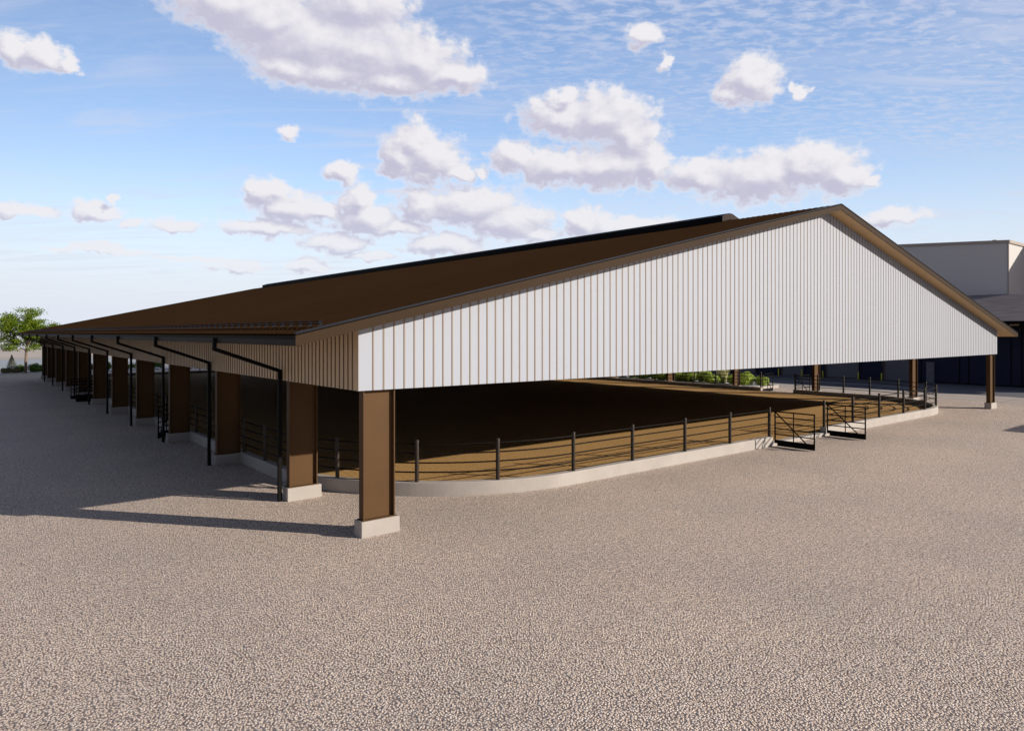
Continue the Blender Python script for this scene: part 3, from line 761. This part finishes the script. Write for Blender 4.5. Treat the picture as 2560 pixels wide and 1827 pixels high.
# ------------------------------------------------------------------ plants
def rnd_dir(r):
    while True:
        v = Vector((r.uniform(-1,1), r.uniform(-1,1), r.uniform(-1,1)))
        if 0.05 < v.length < 1: return v.normalized()
def leaf(b, p, nrm, sz, r, mi=0, asp=0.6):
    t = nrm.cross(rnd_dir(r))
    if t.length < 1e-3: t = Vector((1,0,0))
    t.normalize(); u = nrm.cross(t)
    b.poly([p-t*sz*0.5, p+u*sz*asp*0.5, p+t*sz*0.5, p-u*sz*asp*0.5], mi)
def leafy_ball(b, c, rad, n, sz, r, zs=0.85, zmin=0.02, mi=0):
    c = Vector(c)
    ph = [r.uniform(0, 6.28) for _ in range(4)]
    for _ in range(n):
        d = rnd_dir(r)
        bump = 1+0.08*math.sin(5*d.x+ph[0])+0.07*math.sin(6*d.y+ph[1])+0.06*math.sin(7*d.z+ph[2])
        k = rad*bump*(1-abs(r.gauss(0, 0.10)))
        p = c+Vector((d.x*k, d.y*k, d.z*k*zs))
        if p.z < zmin: continue
        nrm = (d+rnd_dir(r)*0.7).normalized()
        leaf(b, p, nrm, sz*r.uniform(0.7,1.3), r, mi)
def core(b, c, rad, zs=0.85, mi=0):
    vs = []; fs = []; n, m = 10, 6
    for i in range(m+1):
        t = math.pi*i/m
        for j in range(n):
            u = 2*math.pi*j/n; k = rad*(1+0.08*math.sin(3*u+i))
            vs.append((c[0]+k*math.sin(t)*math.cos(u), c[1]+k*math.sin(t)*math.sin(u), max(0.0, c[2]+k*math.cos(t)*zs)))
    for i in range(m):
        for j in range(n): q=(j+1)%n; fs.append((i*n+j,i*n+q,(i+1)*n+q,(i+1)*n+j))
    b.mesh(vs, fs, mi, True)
def make_round(seed, rad, name, label, cat, group, mat, n=1500, sz=0.075, zs=0.9, lobes=1):
    r = random.Random(seed)
    root = thing(name, label, cat, (0,0,0), group)
    b = MB(); cb = MB()
    if lobes == 1:
        leafy_ball(b, (0,0,rad*zs*0.85), rad, n, sz, r, zs); core(cb, (0,0,rad*zs*0.82), rad*0.78, zs)
    else:
        for k in range(lobes):
            a = r.uniform(0, 6.28); d = rad*r.uniform(0.2, 0.55); rr = rad*r.uniform(0.45, 0.7)
            c = (d*math.cos(a), d*math.sin(a), rr*zs*r.uniform(0.8, 1.1))
            leafy_ball(b, c, rr, n//lobes, sz, r, zs); core(cb, c, rr*0.75, zs)
    b.build('foliage', mat, root); cb.build('twigs', M['core'], root)
    return root
def make_grass(seed, h, label):
    r = random.Random(seed)
    root = thing('ornamental_grass', label, 'ornamental grass', (0,0,0), 'pale grasses behind the round shrubs')
    b = MB()
    for _ in range(600):
        a = r.uniform(0, 6.28); d = abs(r.gauss(0, 0.5)); hh = h*r.uniform(0.55, 1.0)
        bx, by = 0.16*r.uniform(-1,1), 0.16*r.uniform(-1,1)
        tip = Vector((bx+math.cos(a)*d*hh*0.55, by+math.sin(a)*d*hh*0.55, hh)); mid = Vector((bx*1.2+math.cos(a)*d*hh*0.18, by*1.2+math.sin(a)*d*hh*0.18, hh*0.62))
        s_ = Vector((-math.sin(a), math.cos(a), 0))*r.uniform(0.012, 0.022)
        b.poly([(bx-s_.x,by-s_.y,0),(bx+s_.x,by+s_.y,0),mid+s_,mid-s_]); b.poly([mid-s_,mid+s_,tip])
    b.build('blades', M['straw'], root)
    return root

# planting bed beside the far gateway, inside a low kerb
bx0, bx1, by0, by1 = 47.0, 49.95, 28.6, 87.0
bed = thing('raised_bed', 'low concrete edged planting bed between the fence and the apron', 'planting bed', (bx0, by0, 0))
b = MB()
b.box(bx0, bx1, by0, by0+0.16, -0.05, 0.22); b.box(bx0, bx0+0.16, by0+0.161, by1, -0.05, 0.22); b.box(bx1-0.16, bx1, by0+0.161, by1, -0.05, 0.22)
b.build('edging', M['concrete'], bed)
b = MB(); b.poly([(bx0+0.16,by0+0.16,0.17),(bx1-0.16,by0+0.16,0.17),(bx1-0.16,by1,0.17),(bx0+0.16,by1,0.17)]); b.build('mulch', M['bed'], bed)
variants = [make_round(11, 0.62, 'round_shrub', '', 'shrub', 'round green shrubs in the bed', M['box'], 2600, 0.075),
            make_round(12, 0.62, 'round_shrub', '', 'shrub', 'round green shrubs in the bed', M['box'], 2600, 0.075, 0.85),
            make_round(13, 0.66, 'round_shrub', '', 'shrub', 'round green shrubs in the bed', M['box'], 2600, 0.075, 0.8, 5)]
ordn = ['first', 'second', 'third', 'fourth', 'fifth', 'sixth', 'seventh', 'eighth', 'ninth', 'tenth', 'eleventh', 'twelfth', 'thirteenth', 'fourteenth', 'fifteenth', 'sixteenth', 'seventeenth']
shr = [(49.2,29.55,1,0.85),(48.5,30.6,0,1.15),(48.9,31.9,1,0.88),(48.0,33.3,2,1.2),(48.9,34.4,0,1.0),(48.1,35.4,2,1.25),(48.3,36.8,0,1.0),
       (47.9,38.2,0,1.1),(48.7,39.3,1,1.0),(48.2,40.4,2,1.2),(48.6,41.9,0,1.05),(48.1,43.4,2,1.2),(48.3,45.3,0,1.1),(48.4,47.3,1,1.1),(48.3,49.6,2,1.15),(48.4,52.2,0,1.1),(48.4,55.0,2,1.15)]
used = set()
for i, (x, y, k, s_) in enumerate(shr):
    lb = '%s round yellow-green shrub in the bed, counted from its gateway end' % ordn[i]
    v = variants[k]
    if k not in used: used.add(k); o = v
    else: o = copy_tree(v)
    o.location = Vector((x, y, 0.16))*S; o.rotation_euler = (0,0,i*1.7); o.scale = (s_, s_, s_*0.88); o['label'] = lb
gr0 = make_grass(5, 1.12, '')
for i, (x, y, s_) in enumerate([(48.9,32.9,1.22),(49.2,35.2,1.2),(49.0,36.2,1.25),(49.1,38.9,1.2),(48.9,40.0,1.2),(49.0,42.6,1.2)]):
    o = gr0 if i == 0 else copy_tree(gr0)
    o.location = Vector((x, y, 0.16))*S; o.rotation_euler = (0,0,i*2.1); o.scale = (s_,s_,s_)
    o['label'] = '%s clump of pale feathery grass in the bed, counted from its gateway end' % ordn[i]
# a few smaller green shrubs farther along the bed
b = MB()
vs = []; fs = []; n = 10
rows = [(0.075,0.0),(0.075,0.20),(0.035,0.24),(0.035,0.30),(0.03,0.32)]
for rr, z in rows:
    for j in range(n): t = 2*math.pi*j/n; vs.append((rr*math.cos(t), rr*math.sin(t), z))
for i in range(len(rows)-1):
    for j in range(n): q=(j+1)%n; fs.append((i*n+j,i*n+q,(i+1)*n+q,(i+1)*n+j))
fs.append(tuple((len(rows)-1)*n+j for j in range(n)))
b.mesh(vs, fs, 0, True)
o = b.build('hydrant_cap', M['white']); o.location = Vector((47.5, 30.7, 0.17))*S
tag(o, 'small white capped pipe stub standing in front of the second round shrub', 'pipe stub')

# tree on the far left
r = random.Random(21)
tree = thing('shade_tree', 'leafy green shade tree with a straight trunk behind the far end of the roof', 'tree', (6.4, 89.6, 0))
b = MB()
tx, ty = 6.4, 89.6
b.tube([(tx,ty,0),(tx+0.02,ty,1.2),(tx+0.06,ty,2.45)], 0.15, 10, r1=0.11)
br = []
for k in range(13):
    a = 2.4*k+r.uniform(-0.3,0.3); L_ = r.uniform(1.7, 3.0); up = r.uniform(0.35, 1.5)
    z0 = 2.2+0.13*k
    p0 = Vector((tx+0.05, ty, min(z0, 3.6))); d = Vector((math.cos(a), math.sin(a), up)).normalized()
    p1 = p0+d*L_*0.5+Vector((0,0,0.1)); p2 = p0+d*L_+Vector((0,0,0.25+0.2*r.random()))
    b.tube([p0,p1,p2], 0.06, 6, r1=0.015); br.append((p0,p1,p2))
    for q in range(2):
        d2 = (d+rnd_dir(r)*0.7).normalized(); p3 = p1+d2*r.uniform(0.8,1.3); b.tube([p1,(p1+p3)/2,p3], 0.03, 5, r1=0.008); br.append((p1,(p1+p3)/2,p3))
p0 = Vector((tx+0.06,ty,2.4)); p2 = Vector((tx+0.2,ty,5.9)); b.tube([p0,(p0+p2)/2+Vector((0.1,0.05,0)),p2], 0.09, 7, r1=0.015); br.append((p0,(p0+p2)/2,p2))
b.build('trunk', M['bark'], tree)
b = MB()
cl = []
for (a_, m_, e_) in br:
    cl.append((e_, r.uniform(0.45,0.75))); cl.append(((m_+e_)/2, r.uniform(0.35,0.6)))
for k in range(60):
    a = r.uniform(0,6.28); z = r.uniform(2.6, 7.0)
    R_ = 2.95*math.sqrt(max(0.05, 1-((z-4.1)/2.9)**2))*r.uniform(0.45,1.0)
    cl.append((Vector((tx+R_*math.cos(a), ty+R_*math.sin(a), z)), r.uniform(0.35,0.65)))
for c, rad in cl:
    for _ in range(150):
        g = Vector((r.gauss(0,0.5), r.gauss(0,0.5), r.gauss(0,0.24)))*rad*1.25
        leaf(b, c+g, (Vector((0,0,1))+rnd_dir(r)*0.9).normalized(), r.uniform(0.12,0.22), r)
b.build('crown', M['leaf'], tree)

# small spruce, dry shrubs and hedge clumps in the far bed
sp = thing('spruce', 'small grey-green spruce standing left of the shade tree', 'conifer', (5.25, 90.4, 0))
b = MB(); b.tube([(5.25,90.4,0),(5.25,90.4,1.85)], 0.05, 6, r1=0.008); b.build('trunk', M['bark'], sp)
b = MB()
for _ in range(3800):
    t = r.random()**0.8; z = 0.12+1.8*t*(1) ; R_ = 0.86*(1-t)*(0.75+0.35*math.sin(z*24)**2); a = r.uniform(0,6.28); q = R_*math.sqrt(r.uniform(0.25,1))
    p = Vector((5.25+q*math.cos(a), 90.4+q*math.sin(a), z-0.12*q))
    leaf(b, p, (Vector((math.cos(a),math.sin(a),0.9))+rnd_dir(r)*0.7).normalized(), r.uniform(0.06,0.14), r, 0, 0.35)
b.build('needles', M['needle'], sp)
hv = [make_round(31, 0.62, 'hedge_shrub', '', 'shrub', 'dark green shrubs along the far bed', M['hedge'], 1800, 0.10, 0.85),
      make_round(32, 0.66, 'hedge_shrub', '', 'shrub', 'dark green shrubs along the far bed', M['hedge'], 1800, 0.10, 0.8, 4)]
hp = [(7.25,90.6,0,1.0,'dark green shrub just right of the shade tree trunk'),(8.35,90.4,1,1.05,'second dark green shrub right of the shade tree trunk'),
      (9.4,90.6,0,1.05,'dark green shrub beside the farthest column of the shaded side'),
      (3.9,90.5,1,0.9,'dark green shrub at the left picture edge'),
      (11.5,90.5,1,1.0,'green shrub seen through the fifth gap from the far end'),(14.0,90.6,0,1.0,'green shrub seen through the sixth gap from the far end'),
      (16.6,90.4,1,1.1,'green shrub seen through the seventh gap, left of a fence post'),(19.3,90.6,0,1.1,'green shrub seen through the seventh gap, right of a fence post'),
      (22.2,90.5,1,0.95,'green shrub seen under the wall left of a downpipe'),(25.2,90.6,0,0.9,'green shrub barely showing under the tan wall'),
      (6.0,91.2,0,0.85,'dark green shrub between spruce and shade tree'),
      (7.9,91.7,1,1.2,'dark green shrub in the second row right of the shade tree'),(9.1,91.8,1,1.2,'dark green shrub in the second row beside the farthest column')]
used = set()
for i, (x, y, k, s_, lb) in enumerate(hp):
    v = hv[k]
    if k not in used: used.add(k); o = v
    else: o = copy_tree(v)
    o.location = Vector((x, y, 0.012))*S; o.rotation_euler = (0,0,i*1.3); o.scale = (s_,s_,s_*0.95); o['label'] = lb
t0 = make_round(41, 0.55, 'dry_shrub', 'brownish dry shrub in front of the spruce', 'shrub', 'brownish shrubs in the far bed', M['tuft'], 1500, 0.09, 0.9, 3)
t0.location = Vector((4.75, 89.75, 0.012))*S
for i, (x, y, s_, lb) in enumerate([(5.7,89.9,0.85,'low brownish dry shrub right of the spruce'),(17.8,91.6,1.4,'tall brownish shrub behind the hedge, seen through a gap'),(12.8,91.6,1.2,'tall brownish shrub seen through a narrow gap between columns')]):
    o = copy_tree(t0); o.location = Vector((x, y, 0.012))*S; o.rotation_euler = (0,0,i+0.7); o.scale = (s_,s_,s_); o['label'] = lb
# pale boulders in the far bed
rk = MB()
vs = []; fs = []; n, m = 9, 5
for i in range(m+1):
    t = math.pi*i/m
    for j in range(n):
        u = 2*math.pi*j/n; k = 0.26*(1+0.18*math.sin(2*u+i*1.3)+0.1*math.cos(3*u))
        vs.append((k*math.sin(t)*math.cos(u), k*math.sin(t)*math.sin(u), 0.12+0.17*math.cos(t)))
for i in range(m):
    for j in range(n): q=(j+1)%n; fs.append((i*n+j,i*n+q,(i+1)*n+q,(i+1)*n+j))
rk.mesh(vs, fs)
r0 = rk.build('boulder', M['white'])
for i, (x, y, lb) in enumerate([(16.3,88.9,'pale boulder left of the fence post at the far end'),(19.0,88.9,'pale boulder beside the downpipe at the far end'),(20.4,88.95,'pale boulder beside a black column at the far end'),(22.6,88.9,'pale boulder under the tan wall, rightmost')]):
    o = r0 if i == 0 else r0.copy()
    if i: COL.objects.link(o)
    o.location = Vector((x, y, 0.012))*S; o.rotation_euler = (0,0,i*1.1); tag(o, lb, 'boulder', 'pale boulders in the far bed')
